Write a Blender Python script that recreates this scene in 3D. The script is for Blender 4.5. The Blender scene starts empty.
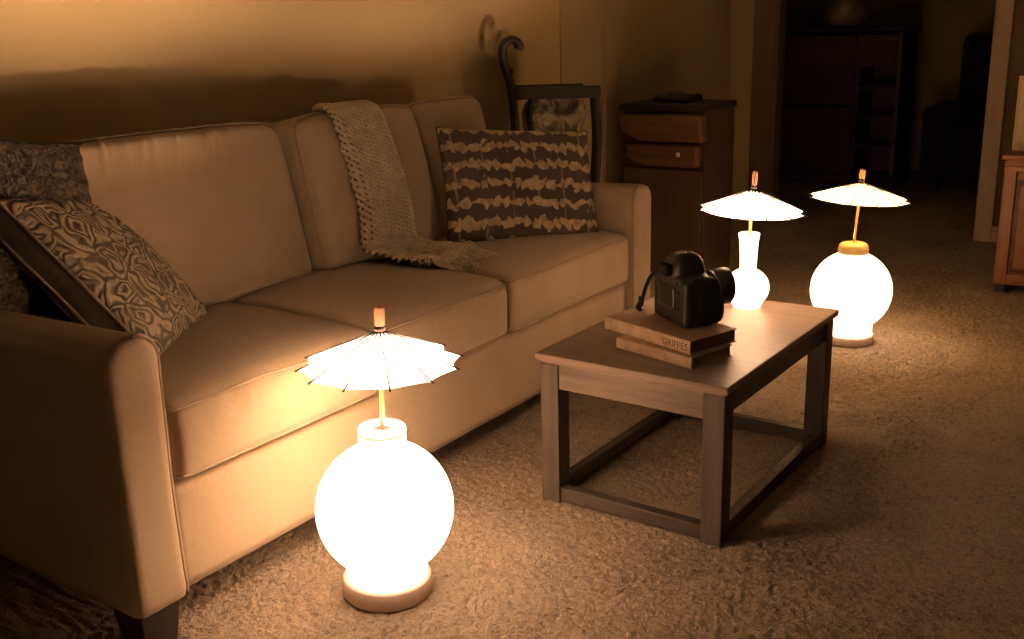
import bpy, bmesh, math, random
import numpy as np
from mathutils import Vector, Matrix, noise
from mathutils.bvhtree import BVHTree
random.seed(7)
PI = math.pi
scene = bpy.context.scene
col = scene.collection

# ------------------------------------------------------------------ materials
def srgb(r, g, b):
    def f(c):
        c /= 255.0
        return c / 12.92 if c <= 0.04045 else ((c + 0.055) / 1.055) ** 2.4
    return (f(r), f(g), f(b), 1.0)

class Mat:
    def __init__(s, name):
        s.m = bpy.data.materials.new(name); s.m.use_nodes = True
        s.nt = s.m.node_tree; s.nt.nodes.clear()
        s.out = s.n('ShaderNodeOutputMaterial')
    def n(s, t, **kw):
        nd = s.nt.nodes.new(t)
        for k, v in kw.items(): setattr(nd, k, v)
        return nd
    def l(s, a, b): s.nt.links.new(a, b)
    def coord(s, scale=(1, 1, 1), kind='Object', rot=(0, 0, 0)):
        tc = s.n('ShaderNodeTexCoord'); mp = s.n('ShaderNodeMapping')
        mp.inputs['Scale'].default_value = scale; mp.inputs['Rotation'].default_value = rot
        s.l(tc.outputs[kind], mp.inputs['Vector']); return mp.outputs[0]
    def noise(s, vec, scale, detail=3, rough=0.5, dist=0):
        t = s.n('ShaderNodeTexNoise'); s.l(vec, t.inputs['Vector'])
        t.inputs['Scale'].default_value = scale; t.inputs['Detail'].default_value = detail
        t.inputs['Roughness'].default_value = rough; t.inputs['Distortion'].default_value = dist
        return t.outputs['Fac']
    def ramp(s, fac, stops, interp='LINEAR'):
        r = s.n('ShaderNodeValToRGB'); r.color_ramp.interpolation = interp
        e = r.color_ramp.elements
        while len(e) < len(stops): e.new(0.5)
        for i, (p, c) in enumerate(stops): e[i].position = p; e[i].color = c
        s.l(fac, r.inputs[0]); return r.outputs[0]
    def math(s, op, a, b=None, c=None):
        m = s.n('ShaderNodeMath', operation=op)
        for i, v in enumerate((a, b, c)):
            if v is None: continue
            if isinstance(v, (int, float)): m.inputs[i].default_value = v
            else: s.l(v, m.inputs[i])
        return m.outputs[0]
    def bsdf(s, color, rough=0.6, bump=None, bstr=0.3, bdist=0.01, **kw):
        p = s.n('ShaderNodeBsdfPrincipled')
        if isinstance(color, tuple): p.inputs['Base Color'].default_value = color
        else: s.l(color, p.inputs['Base Color'])
        p.inputs['Roughness'].default_value = rough
        for k, v in kw.items(): p.inputs[k].default_value = v
        if bump is not None:
            b = s.n('ShaderNodeBump'); b.inputs['Strength'].default_value = bstr
            b.inputs['Distance'].default_value = bdist
            s.l(bump, b.inputs['Height']); s.l(b.outputs[0], p.inputs['Normal'])
        s.l(p.outputs[0], s.out.inputs[0]); return p

def m_plain(name, color, rough=0.6, kb=0.05, kv=0.85, **kw):
    m = Mat(name); v = m.coord()
    n = m.noise(v, 40, 4)
    c2 = tuple(x * kv for x in color[:3]) + (1,)
    cc = m.ramp(n, [(0.3, c2), (0.7, color)])
    m.bsdf(cc, rough, bump=n, bstr=kb, bdist=0.001, **kw); return m.m

def m_fabric(name, color, weave=900, var=0.12, bstr=0.35, sheen=0.25):
    m = Mat(name); v = m.coord()
    w1 = m.noise(v, weave, 2, 0.6); big = m.noise(v, 5, 3)
    mid = m.noise(v, 90, 3, 0.6)
    s = m.math('ADD', m.math('MULTIPLY', w1, 0.5), m.math('MULTIPLY', mid, 0.5))
    c2 = tuple(x * (1 - var * 2) for x in color[:3]) + (1,)
    cc = m.ramp(m.math('ADD', m.math('MULTIPLY', s, 0.6), m.math('MULTIPLY', big, 0.4)), [(0.3, c2), (0.68, color)])
    m.bsdf(cc, 0.92, bump=s, bstr=bstr, bdist=0.0015, **{'Sheen Weight': sheen, 'Sheen Roughness': 0.5, 'Specular IOR Level': 0.2})
    return m.m

def m_wood(name, dark, light, axis=0, rough=0.45, scale=1.0, spec=0.5):
    m = Mat(name); sc = [38 * scale] * 3; sc[axis] = 2.2 * scale
    v = m.coord(tuple(sc)); n = m.noise(v, 1.0, 6, 0.6, 0.6)
    n2 = m.noise(m.coord((3, 3, 3)), 2, 3)
    f = m.math('ADD', m.math('MULTIPLY', n, 0.75), m.math('MULTIPLY', n2, 0.25))
    cc = m.ramp(f, [(0.32, dark), (0.66, light)])
    m.bsdf(cc, rough, bump=n, bstr=0.18, bdist=0.002, **{'Specular IOR Level': spec}); return m.m

M = {}
SOFA = (0.50, 0.385, 0.265, 1)
M['sofa'] = m_fabric('sofa_fabric', SOFA)
M['welt'] = m_fabric('sofa_welt_fabric', (0.44, 0.33, 0.225, 1), weave=1400)
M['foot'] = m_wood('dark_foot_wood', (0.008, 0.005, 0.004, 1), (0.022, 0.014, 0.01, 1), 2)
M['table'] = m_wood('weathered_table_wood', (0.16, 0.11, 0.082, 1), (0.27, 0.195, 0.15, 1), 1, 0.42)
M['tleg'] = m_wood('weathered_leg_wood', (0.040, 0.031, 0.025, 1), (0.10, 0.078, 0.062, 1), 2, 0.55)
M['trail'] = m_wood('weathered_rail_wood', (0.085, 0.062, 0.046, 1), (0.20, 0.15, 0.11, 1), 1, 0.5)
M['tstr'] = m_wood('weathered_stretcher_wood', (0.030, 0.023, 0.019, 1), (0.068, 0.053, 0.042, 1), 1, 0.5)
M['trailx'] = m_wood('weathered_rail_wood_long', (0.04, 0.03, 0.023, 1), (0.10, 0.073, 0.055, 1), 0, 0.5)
M['walldark'] = m_plain('dark_brown_wall', (0.17, 0.115, 0.06, 1), 0.85, 0.0, 0.97)
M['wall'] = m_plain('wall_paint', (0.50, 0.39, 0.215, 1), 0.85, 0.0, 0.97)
M['wall2'] = m_plain('wall_paint_deep', (0.44, 0.345, 0.20, 1), 0.85, 0.0, 0.97)
M['trim'] = m_plain('trim_paint', (0.72, 0.58, 0.42, 1), 0.6)
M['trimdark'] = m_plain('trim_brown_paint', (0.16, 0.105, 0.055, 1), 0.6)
M['ceil'] = m_plain('ceiling_paint', (0.42, 0.38, 0.32, 1), 0.9, 0.0, 0.97)
M['wallpale'] = m_plain('pale_wall_paint', (0.34, 0.29, 0.21, 1), 0.9, 0.0, 0.97)
M['base'] = m_plain('lamp_base_ceramic', (0.78, 0.62, 0.54, 1), 0.55)
M['cap'] = m_plain('lamp_cap_tan', (0.55, 0.40, 0.20, 1), 0.5)
M['stick'] = m_wood('bamboo_stick', (0.50, 0.27, 0.10, 1), (0.75, 0.48, 0.22, 1), 2, 0.4)
M['copper'] = m_wood('finial_wood', (0.42, 0.20, 0.12, 1), (0.66, 0.36, 0.24, 1), 2, 0.35)
M['ring'] = m_plain('dark_ring', (0.05, 0.02, 0.012, 1), 0.4)
M['rib'] = m_plain('rib_bamboo', (0.02, 0.016, 0.012, 1), 0.8)
M['black'] = m_plain('camera_black', (0.007, 0.0065, 0.006, 1), 0.5)
M['rubber'] = m_fabric('camera_rubber', (0.012, 0.011, 0.010, 1), weave=1600, sheen=0.0, bstr=0.7)
M['gloss'] = m_plain('camera_gloss', (0.008, 0.008, 0.009, 1), 0.28)
M['metal'] = m_plain('camera_metal', (0.35, 0.33, 0.30, 1), 0.3, Metallic=1.0)
M['strap'] = m_fabric('strap_webbing', (0.010, 0.009, 0.009, 1), weave=1500, sheen=0.05)
M['chair'] = m_wood('black_chair_wood', (0.006, 0.004, 0.003, 1), (0.014, 0.009, 0.006, 1), 0, 0.6)
M['drawer'] = m_wood('brown_drawer_wood', (0.095, 0.045, 0.017, 1), (0.17, 0.082, 0.030, 1), 1, 0.6)
M['drawerside'] = m_wood('brown_side_wood', (0.05, 0.026, 0.012, 1), (0.08, 0.042, 0.018, 1), 2, 0.6)
M['drawerlow'] = m_wood('brown_door_wood', (0.055, 0.030, 0.012, 1), (0.095, 0.050, 0.020, 1), 2, 0.6)
M['darktop'] = m_plain('dark_top', (0.012, 0.009, 0.008, 1), 0.5)
M['cherry'] = m_wood('cherry_wood', (0.22, 0.075, 0.026, 1), (0.38, 0.15, 0.052, 1), 2, 0.35)
M['cherrydark'] = m_wood('cherry_groove', (0.06, 0.012, 0.006, 1), (0.11, 0.022, 0.010, 1), 2, 0.35)
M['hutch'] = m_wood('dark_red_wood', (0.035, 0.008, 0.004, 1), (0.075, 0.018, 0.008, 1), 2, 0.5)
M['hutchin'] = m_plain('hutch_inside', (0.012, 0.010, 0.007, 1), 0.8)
M['cream'] = m_plain('cream_card', (0.8, 0.68, 0.48, 1), 0.7)
M['bowl'] = m_plain('pale_bowl', (0.42, 0.36, 0.24, 1), 0.4)
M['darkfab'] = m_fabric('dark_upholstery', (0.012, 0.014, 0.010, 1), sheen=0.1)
M['pull'] = m_plain('pale_pull', (0.75, 0.66, 0.5, 1), 0.3)
M['piping'] = m_fabric('pillow_piping', (0.30, 0.235, 0.16, 1), weave=1800)

def m_emit(name, color, strength):
    m = Mat(name); e = m.n('ShaderNodeEmission')
    # faint cloudiness of the blown glass
    v = m.coord(); n = m.noise(v, 9, 2)
    c2 = tuple(x * 0.92 for x in color[:3]) + (1,)
    m.l(m.ramp(n, [(0.3, c2), (0.7, color)]), e.inputs[0]); e.inputs[1].default_value = strength
    m.l(e.outputs[0], m.out.inputs[0]); return m.m
WARM = (1.0, 0.585, 0.325, 1)
LS = 1.0
M['globe1'] = m_emit('lit_globe_glass', WARM, 5.2 * LS)
M['globe3'] = m_emit('lit_globe_glass_far', WARM, 5.2 * LS)
M['globe2'] = m_emit('lit_bottle_glass', WARM, 6.0 * LS)
M['neck2'] = m_emit('lit_bottle_neck_glass', (1.0, 0.64, 0.36, 1), 3.0)
M['neck1'] = m_emit('lit_neck_glass', (1.0, 0.70, 0.52, 1), 2.2)

def m_paper(name, color):
    m = Mat(name); v = m.coord()
    n = m.noise(v, 160, 4, 0.6)
    c2 = tuple(x * 0.9 for x in color[:3]) + (1,)
    cc = m.ramp(n, [(0.35, c2), (0.65, color)])
    d = m.n('ShaderNodeBsdfDiffuse'); t = m.n('ShaderNodeBsdfTranslucent')
    m.l(cc, d.inputs[0]); m.l(cc, t.inputs[0])
    mx = m.n('ShaderNodeMixShader'); mx.inputs[0].default_value = 0.62
    m.l(d.outputs[0], mx.inputs[1]); m.l(t.outputs[0], mx.inputs[2]); m.l(mx.outputs[0], m.out.inputs[0])
    return m.m
M['paper'] = m_paper('white_rice_paper', (0.93, 0.93, 0.93, 1))
M['paperwarm'] = m_paper('cream_rice_paper', (0.95, 0.84, 0.42, 1))

def m_carpet():
    m = Mat('plush_carpet'); v = m.coord()
    a = m.noise(v, 70, 4, 0.68, 1.0); b = m.noise(v, 360, 3, 0.6, 0.3); c = m.noise(v, 3.5, 3)
    h = m.math('ADD', m.math('MULTIPLY', a, 0.65), m.math('MULTIPLY', b, 0.35))
    f = m.math('ADD', m.math('MULTIPLY', h, 0.75), m.math('MULTIPLY', c, 0.25))
    cc = m.ramp(f, [(0.37, (0.13, 0.097, 0.070, 1)), (0.48, (0.52, 0.41, 0.305, 1)), (0.62, (0.72, 0.58, 0.44, 1))])  # dark stop paints the shade of crevices between tufts into the pile colour
    m.bsdf(cc, 0.97, bump=h, bstr=1.0, bdist=0.022, **{'Sheen Weight': 0.1, 'Specular IOR Level': 0.1}); return m.m
M['carpet'] = m_carpet()

def m_shibori():
    m = Mat('dyed_pillow_fabric')
    tc = m.n('ShaderNodeTexCoord'); sx = m.n('ShaderNodeSeparateXYZ'); m.l(tc.outputs['Object'], sx.inputs[0])
    x, y = sx.outputs[0], sx.outputs[1]
    cx = m.n('ShaderNodeCombineXYZ'); m.l(x, cx.inputs[0]); m.l(y, cx.inputs[1])
    n1 = m.noise(cx.outputs[0], 9, 2); n2 = m.noise(cx.outputs[0], 34, 3, 0.6)
    n3 = m.noise(cx.outputs[0], 14, 2)
    # six rows across the height
    yy = m.math('ADD', m.math('MULTIPLY', y, 14.6), m.math('MULTIPLY', n3, 0.9))
    row = m.math('ABSOLUTE', m.math('SUBTRACT', m.math('FRACT', m.math('ADD', yy, 40.22)), 0.5))
    bl = m.math('ABSOLUTE', m.math('SINE', m.math('ADD', m.math('MULTIPLY', x, 68.0), m.math('MULTIPLY', n1, 14.0))))
    wid = m.math('ADD', m.math('MULTIPLY', bl, 0.24), m.math('MULTIPLY', m.math('SUBTRACT', n2, 0.35), 0.42))
    k = m.math('SUBTRACT', wid, row)
    mask = m.ramp(m.math('ADD', m.math('MULTIPLY', k, 3.2), 0.5), [(0.5, (0, 0, 0, 1)), (0.64, (1, 1, 1, 1))])
    # thin vertical bleed lines
    vx = m.math('ABSOLUTE', m.math('SUBTRACT', m.math('FRACT', m.math('ADD', m.math('MULTIPLY', x, 10.2), m.math('MULTIPLY', n2, 0.12))), 0.5))
    vl = m.math('MULTIPLY', m.math('LESS_THAN', vx, 0.035), m.math('GREATER_THAN', n1, 0.5))
    mm = m.math('MAXIMUM', mask, m.math('MULTIPLY', vl, 0.45))
    mix = m.n('ShaderNodeMix', data_type='RGBA'); m.l(mm, mix.inputs[0])
    mix.inputs[6].default_value = (0.062, 0.042, 0.032, 1)
    light = m.ramp(n2, [(0.3, (0.30, 0.22, 0.13, 1)), (0.65, (0.62, 0.50, 0.34, 1))])
    m.l(light, mix.inputs[7])
    w = m.noise(cx.outputs[0], 700, 2)
    m.bsdf(mix.outputs[2], 0.9, bump=w, bstr=0.3, bdist=0.001, **{'Specular IOR Level': 0.2}); return m.m
M['shibori'] = m_shibori()

def m_embroid():
    m = Mat('embroidered_pillow_fabric'); v = m.coord()
    n0 = m.noise(v, 7, 3, 0.6, 1.5)
    vo = m.n('ShaderNodeTexVoronoi', feature='DISTANCE_TO_EDGE'); 
    add = m.n('ShaderNodeVectorMath', operation='MULTIPLY_ADD')
    nt = m.n('ShaderNodeTexNoise'); m.l(v, nt.inputs['Vector']); nt.inputs['Scale'].default_value = 9; nt.inputs['Detail'].default_value = 2
    m.l(nt.outputs['Color'], add.inputs[0]); add.inputs[1].default_value = (0.13, 0.13, 0.0); m.l(v, add.inputs[2])
    m.l(add.outputs[0], vo.inputs['Vector']); vo.inputs['Scale'].default_value = 15
    e = vo.outputs['Distance']
    rings = m.math('ABSOLUTE', m.math('SINE', m.math('MULTIPLY', e, 15.0)))
    fine = m.noise(v, 60, 3, 0.6, 2.0)
    h = m.math('ADD', m.math('MULTIPLY', rings, 0.6), m.math('MULTIPLY', fine, 0.5))
    cc = m.ramp(m.math('MULTIPLY', h, m.math('ADD', n0, 0.42)), [(0.34, (0.07, 0.054, 0.04, 1)), (0.55, (0.15, 0.12, 0.085, 1)), (0.74, (0.52, 0.42, 0.30, 1))])
    m.bsdf(cc, 0.7, bump=h, bstr=0.8, bdist=0.006, **{'Specular IOR Level': 0.35}); return m.m
M['embroid'] = m_embroid()
M['satin'] = m_fabric('dark_satin_border', (0.045, 0.032, 0.022, 1), weave=1500, sheen=0.5)

def m_curly():
    m = Mat('curly_pillow_fabric'); v = m.coord()
    n = m.noise(v, 42, 4, 0.7, 1.6)
    cc = m.ramp(n, [(0.42, (0.014, 0.010, 0.007, 1)), (0.64, (0.11, 0.08, 0.048, 1))])
    m.bsdf(cc, 0.95, bump=n, bstr=1.0, bdist=0.015); return m.m
M['curly'] = m_curly()

def m_knit():
    m = Mat('chunky_knit_wool'); v = m.coord()
    n = m.noise(v, 420, 2, 0.6, 0.2); n2 = m.noise(v, 30, 3)
    cc = m.ramp(m.math('ADD', m.math('MULTIPLY', n, 0.5), m.math('MULTIPLY', n2, 0.5)), [(0.33, (0.60, 0.50, 0.37, 1)), (0.62, (0.84, 0.74, 0.60, 1))])
    m.bsdf(cc, 0.95, bump=n, bstr=0.35, bdist=0.0015, **{'Sheen Weight': 0.2}); return m.m
M['knit'] = m_knit()
M['knitback'] = m_fabric('wool_backing', (0.30, 0.24, 0.165, 1))
def m_bookspine():
    m = Mat('worn_book_paper'); v = m.coord()
    n = m.noise(v, 25, 5, 0.65)
    cc = m.ramp(n, [(0.35, (0.52, 0.37, 0.25, 1)), (0.6, (0.72, 0.56, 0.42, 1))])
    m.bsdf(cc, 0.7, bump=n, bstr=0.2, bdist=0.002); return m.m
M['spine'] = m_bookspine()
M['cover'] = m_plain('tan_book_cover', (0.52, 0.37, 0.25, 1), 0.55)
def m_pages():
    m = Mat('book_page_block'); v = m.coord((20, 20, 900)); n = m.noise(v, 1.0, 3, 0.6)
    cc = m.ramp(n, [(0.35, (0.16, 0.085, 0.05, 1)), (0.65, (0.30, 0.18, 0.11, 1))])
    m.bsdf(cc, 0.85, bump=n, bstr=0.3, bdist=0.001); return m.m
M['pages'] = m_pages()
M['ink'] = m_plain('spine_ink', (0.13, 0.08, 0.05, 1), 0.7)
def m_patch():
    m = Mat('mottled_cloth'); v = m.coord(); n = m.noise(v, 14, 4, 0.6, 1.0)
    cc = m.ramp(n, [(0.38, (0.08, 0.06, 0.04, 1)), (0.5, (0.25, 0.2, 0.14, 1)), (0.6, (0.62, 0.54, 0.44, 1))])
    m.bsdf(cc, 0.9, bump=n, bstr=0.4, bdist=0.01); return m.m
M['patch'] = m_patch()

# ------------------------------------------------------------------ geometry helpers
def mk(name, verts, faces, mat, parent=None, smooth=True, loc=None, mats=None, fmat=None):
    me = bpy.data.meshes.new(name)
    me.from_pydata([tuple(v) for v in verts], [], [tuple(f) for f in faces])
    if mat is not None: me.materials.append(M[mat])
    if mats:
        for q in mats: me.materials.append(M[q])
    if fmat is not None: me.polygons.foreach_set('material_index', fmat)
    if smooth: me.polygons.foreach_set('use_smooth', [True] * len(me.polygons))
    me.update()
    o = bpy.data.objects.new(name, me); col.objects.link(o)
    if parent: o.parent = parent
    if loc: o.location = loc
    return o

def tag(o, label=None, cat=None, group=None, kind=None):
    if label: o['label'] = label
    if cat: o['category'] = cat
    if group: o['group'] = group
    if kind: o['kind'] = kind
    return o

def thing(name, label, cat, loc=(0, 0, 0), rotz=0, group=None):
    o = bpy.data.objects.new(name, None); col.objects.link(o)
    o.empty_display_size = 0.05
    o.location = loc; o.rotation_euler = (0, 0, rotz)
    return tag(o, label, cat, group)

def from_bm(name, bm, mat, parent=None, smooth=False):
    me = bpy.data.meshes.new(name); bmesh.ops.recalc_face_normals(bm, faces=bm.faces)
    bm.to_mesh(me); bm.free(); me.materials.append(M[mat])
    if smooth: me.polygons.foreach_set('use_smooth', [True] * len(me.polygons))
    o = bpy.data.objects.new(name, me); col.objects.link(o)
    if parent: o.parent = parent
    return o

def add_box(bm, x0, x1, y0, y1, z0, z1, bev=0.0, seg=2, mtx=None):
    g = bmesh.ops.create_cube(bm, size=1.0)
    vs = g['verts']
    for v in vs:
        v.co = Vector(((x0 + x1) / 2 + v.co.x * (x1 - x0), (y0 + y1) / 2 + v.co.y * (y1 - y0), (z0 + z1) / 2 + v.co.z * (z1 - z0)))
    if bev > 0:
        es = list({e for v in vs for e in v.link_edges})
        r = bmesh.ops.bevel(bm, geom=es, offset=bev, segments=seg, profile=0.6, affect='EDGES')
        vs = list({v for f in r['faces'] for v in f.verts} | {v for v in vs if v.is_valid})
    if mtx is not None:
        for v in vs:
            if v.is_valid: v.co = mtx @ v.co
    return vs

def box(name, b, mat, parent=None, bev=0.004, seg=2, mtx=None):
    bm = bmesh.new(); add_box(bm, *b, bev=bev, seg=seg, mtx=mtx)
    return from_bm(name, bm, mat, parent)

def rbox(hx, hy, hz, r, nx, ny, nz, fn=None):
    """rounded box on a cube lattice; fn(p, q) may deform (q in -1..1)"""
    idx = {}; V = []; F = []
    def vid(i, j, k):
        key = (i, j, k)
        if key not in idx:
            q = Vector((2 * i / nx - 1, 2 * j / ny - 1, 2 * k / nz - 1))
            p = Vector((q.x * hx, q.y * hy, q.z * hz))
            inn = Vector((max(-(hx - r), min(hx - r, p.x)), max(-(hy - r), min(hy - r, p.y)), max(-(hz - r), min(hz - r, p.z))))
            d = p - inn
            if d.length > 1e-9: p = inn + d.normalized() * r
            if fn: p = fn(p, q)
            idx[key] = len(V); V.append(p)
        return idx[key]
    for (n1, n2, ax) in ((nx, ny, 2), (ny, nz, 0), (nz, nx, 1)):
        for a in range(n1):
            for b in range(n2):
                for side in (0, 1):
                    def g(a_, b_):
                        if ax == 2: return vid(a_, b_, nz * side)
                        if ax == 0: return vid(nx * side, a_, b_)
                        return vid(b_, ny * side, a_)
                    q = [g(a, b), g(a + 1, b), g(a + 1, b + 1), g(a, b + 1)]
                    F.append(q if side else q[::-1])
    return V, F

def tube(pts, r, seg=8, closed=False, cap=True, rfn=None):
    V = []; F = []; n = len(pts); pts = [Vector(p) for p in pts]
    prev = None
    for i, p in enumerate(pts):
        if closed: t = (pts[(i + 1) % n] - pts[i - 1]).normalized()
        else: t = (pts[min(i + 1, n - 1)] - pts[max(i - 1, 0)]).normalized()
        if prev is None:
            a = Vector((0, 0, 1)) if abs(t.z) < 0.9 else Vector((1, 0, 0))
            u = t.cross(a).normalized()
        else:
            u = (prev - t * prev.dot(t)).normalized()
        prev = u; w = t.cross(u)
        rr = rfn(i / (n - 1)) if rfn else r
        for k in range(seg):
            an = 2 * PI * k / seg
            V.append(p + (u * math.cos(an) + w * math.sin(an)) * rr)
    m = n if closed else n - 1
    for i in range(m):
        for k in range(seg):
            a = i * seg + k; b = i * seg + (k + 1) % seg
            c = ((i + 1) % n) * seg + (k + 1) % seg; d = ((i + 1) % n) * seg + k
            F.append((a, b, c, d))
    if not closed and cap:
        F.append(tuple(range(seg))[::-1]); F.append(tuple((n - 1) * seg + k for k in range(seg)))
    return V, F

def join(parts):
    V = []; F = []
    for v, f in parts:
        o = len(V); V += list(v); F += [tuple(i + o for i in q) for q in f]
    return V, F

def lathe(prof, seg=64, cx=0, cy=0):
    V = []; F = []
    for (r, z) in prof:
        for k in range(seg):
            a = 2 * PI * k / seg; V.append((cx + r * math.cos(a), cy + r * math.sin(a), z))
    for i in range(len(prof) - 1):
        for k in range(seg):
            F.append((i * seg + k, i * seg + (k + 1) % seg, (i + 1) * seg + (k + 1) % seg, (i + 1) * seg + k))
    if prof[0][0] > 1e-5: F.append(tuple(range(seg))[::-1])
    if prof[-1][0] > 1e-5: F.append(tuple((len(prof) - 1) * seg + k for k in range(seg)))
    return V, F

def xf(vf, mtx): return [mtx @ Vector(v) for v in vf[0]], vf[1]

# ------------------------------------------------------------------ camera
CAM_H = 1.25; F_PX = 1025.9
fwd = Vector((0.79148164, 0.54683921, -0.27299027)); rt = Vector((0.561799, -0.82681943, -0.02741377)); upv = Vector((0.24070458, 0.13166817, 0.96162612))
cd = bpy.data.cameras.new('camera'); cam = bpy.data.objects.new('camera', cd); col.objects.link(cam)
cd.sensor_width = 36; cd.sensor_fit = 'HORIZONTAL'; cd.lens = F_PX / 1024 * 36; cd.clip_start = 0.05
cam.matrix_world = Matrix(((rt.x, upv.x, -fwd.x, 0), (rt.y, upv.y, -fwd.y, 0), (rt.z, upv.z, -fwd.z, CAM_H), (0, 0, 0, 1)))
scene.camera = cam

# ------------------------------------------------------------------ room shell
def vnoise(x, y, seed=0):
    xi = np.floor(x).astype(np.int64); yi = np.floor(y).astype(np.int64); fx = x - xi; fy = y - yi
    fx = fx * fx * (3 - 2 * fx); fy = fy * fy * (3 - 2 * fy)
    def h(a, b):
        n = (a * 374761393 + b * 668265263 + seed * 1274126177) & 0xffffffff
        n = ((n ^ (n >> 13)) * 1274126177) & 0xffffffff
        n = n ^ (n >> 16)
        return (n & 0xffff) / 65535.0
    return (h(xi, yi) * (1 - fx) + h(xi + 1, yi) * fx) * (1 - fy) + (h(xi, yi + 1) * (1 - fx) + h(xi + 1, yi + 1) * fx) * fy

def make_floor():
    xs = np.concatenate([np.linspace(-1.6, 0.85, 12)[:-1], np.linspace(0.85, 3.9, 610)[:-1], np.linspace(3.9, 6.6, 200)[:-1], np.linspace(6.6, 9.3, 30)])
    ys = np.concatenate([np.linspace(-2.6, -0.35, 10)[:-1], np.linspace(-0.35, 1.95, 460)[:-1], np.linspace(1.95, 4.4, 60)])
    X, Y = np.meshgrid(xs, ys, indexing='ij')
    wx = X + 0.03 * (vnoise(X * 18, Y * 18, 3) - .5); wy = Y + 0.03 * (vnoise(X * 18 + 9, Y * 18, 4) - .5)
    a = (1 - np.abs(vnoise(wx * 78, wy * 78, 1) * 2 - 1)) ** 1.3; b = 1 - np.abs(vnoise(wx * 150 + 5, wy * 150, 2) * 2 - 1)
    c = vnoise(X * 7, Y * 7, 5)
    Z = -0.012 + 0.0075 * a + 0.0045 * b + 0.003 * (c - .5)
    V = np.stack([X, Y, Z], -1).reshape(-1, 3)
    nx, ny = len(xs), len(ys)
    I = np.arange(nx * ny).reshape(nx, ny)
    Q = np.stack([I[:-1, :-1], I[1:, :-1], I[1:, 1:], I[:-1, 1:]], -1).reshape(-1, 4)
    me = bpy.data.meshes.new('floor')
    me.vertices.add(len(V)); me.vertices.foreach_set('co', V.ravel())
    me.loops.add(Q.size); me.loops.foreach_set('vertex_index', Q.ravel().astype(np.int32))
    me.polygons.add(len(Q)); me.polygons.foreach_set('loop_start', np.arange(0, Q.size, 4, dtype=np.int32))
    me.polygons.foreach_set('loop_total', np.full(len(Q), 4, dtype=np.int32))
    me.update(calc_edges=True); me.validate()
    me.polygons.foreach_set('use_smooth', np.ones(len(Q), dtype=bool))
    me.materials.append(M['carpet'])
    o = bpy.data.objects.new('floor', me); col.objects.link(o); o['kind'] = 'structure'
make_floor()
def struct(name, boxes, mat, bev=0.0):
    bm = bmesh.new()
    for b in boxes: add_box(bm, *b, bev=bev)
    o = from_bm(name, bm, mat); o['kind'] = 'structure'; return o
WY = 2.625; EX = 6.3; H = 2.44
struct('wall_left', [(-1.6, EX, WY, WY + 0.12, -0.02, H)], 'wall')
struct('wall_end', [(EX, EX + .12, 2.325, WY, -0.02, H), (EX, EX + .12, 1.085, 2.325, 2.06, H)], 'wall')
struct('wall_end_right', [(EX, EX + .12, -2.6, 1.085, -0.02, H)], 'walldark')  # this stretch is coloured darker than the rest of the end wall
struct('wall_back', [(-1.72, -1.6, -2.6, WY + .12, -0.02, H)], 'wallpale')
struct('wall_right', [(-1.6, EX, -2.72, -2.6, -0.02, H)], 'wallpale')
struct('ceiling', [(-1.72, 9.3, -2.72, 4.4, H, H + .1)], 'ceil')
struct('wall_far', [(9.2, 9.3, -0.2, 4.4, -0.02, H)], 'wall')
struct('wall_far_left', [(EX + .12, 9.2, 4.3, 4.4, -0.02, H)], 'wall2')
struct('wall_far_right', [(EX + .12, 9.2, -0.2, -0.1, -0.02, H)], 'wall2')
struct('trim_1', [(EX - .018, EX, 1.005, 1.085, 0, 2.14), (EX, EX + .12, 1.085, 1.10, 0, 2.06)], 'trim', 0.003)
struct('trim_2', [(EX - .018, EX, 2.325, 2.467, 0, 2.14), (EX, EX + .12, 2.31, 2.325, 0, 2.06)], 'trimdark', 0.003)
struct('trim_3', [(EX - .018, EX, 1.085, 2.325, 2.06, 2.14)], 'trim', 0.003)
struct('trim_4', [(4.66, 4.82, WY - .02, WY, 0, 2.14)], 'wall2', 0.004)
struct('trim_5', [(4.26, 4.66, WY - .006, WY, 0, H)], 'wall2', 0.002)
struct('baseboard_left', [(-1.6, 4.66, WY - .014, WY, 0, .09), (4.82, EX, WY - .014, WY, 0, .09)], 'trim', 0.003)
struct('baseboard_end', [(EX - .014, EX, 2.467, WY, 0, .09), (EX - .014, EX, -2.6, 1.005, 0, .09)], 'trim', 0.003)

# ------------------------------------------------------------------ sofa
sofa = thing('sofa', 'long beige fabric three-seat sofa against the wall', 'sofa', (2.24, 2.16, 0))
def SL(x, y, z): return Vector((x - 2.24, y - 2.16, z))
XL, XR = 1.22, 3.27        # inner faces of the arms
AW = 0.132
def fbm(p, s): return noise.noise(Vector(p) * s)

def part_rbox(name, c, h, r, n, mat, fn=None, rotx=0.0):
    V, F = rbox(*h, r, *n, fn)
    mt = Matrix.Translation(SL(*c)) @ Matrix.Rotation(rotx, 4, 'X')
    o = mk(name, [mt @ v for v in V], F, mat, sofa)
    return o, mt

# base rail
def basefn(p, q):
    p.y += 0.004 * fbm((p.x, p.z, 0), 5) ; return p
part_rbox('base', ((XL + XR) / 2, 2.17, 0.212), ((XR - XL) / 2 + .005, 0.435, 0.122), 0.012, (60, 12, 10), 'sofa', basefn)
# back frame
part_rbox('back_frame', ((XL + XR) / 2, 2.562, 0.480), ((XR - XL) / 2 + AW - .004, 0.045, 0.390), 0.03, (40, 6, 16), 'sofa')
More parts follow.
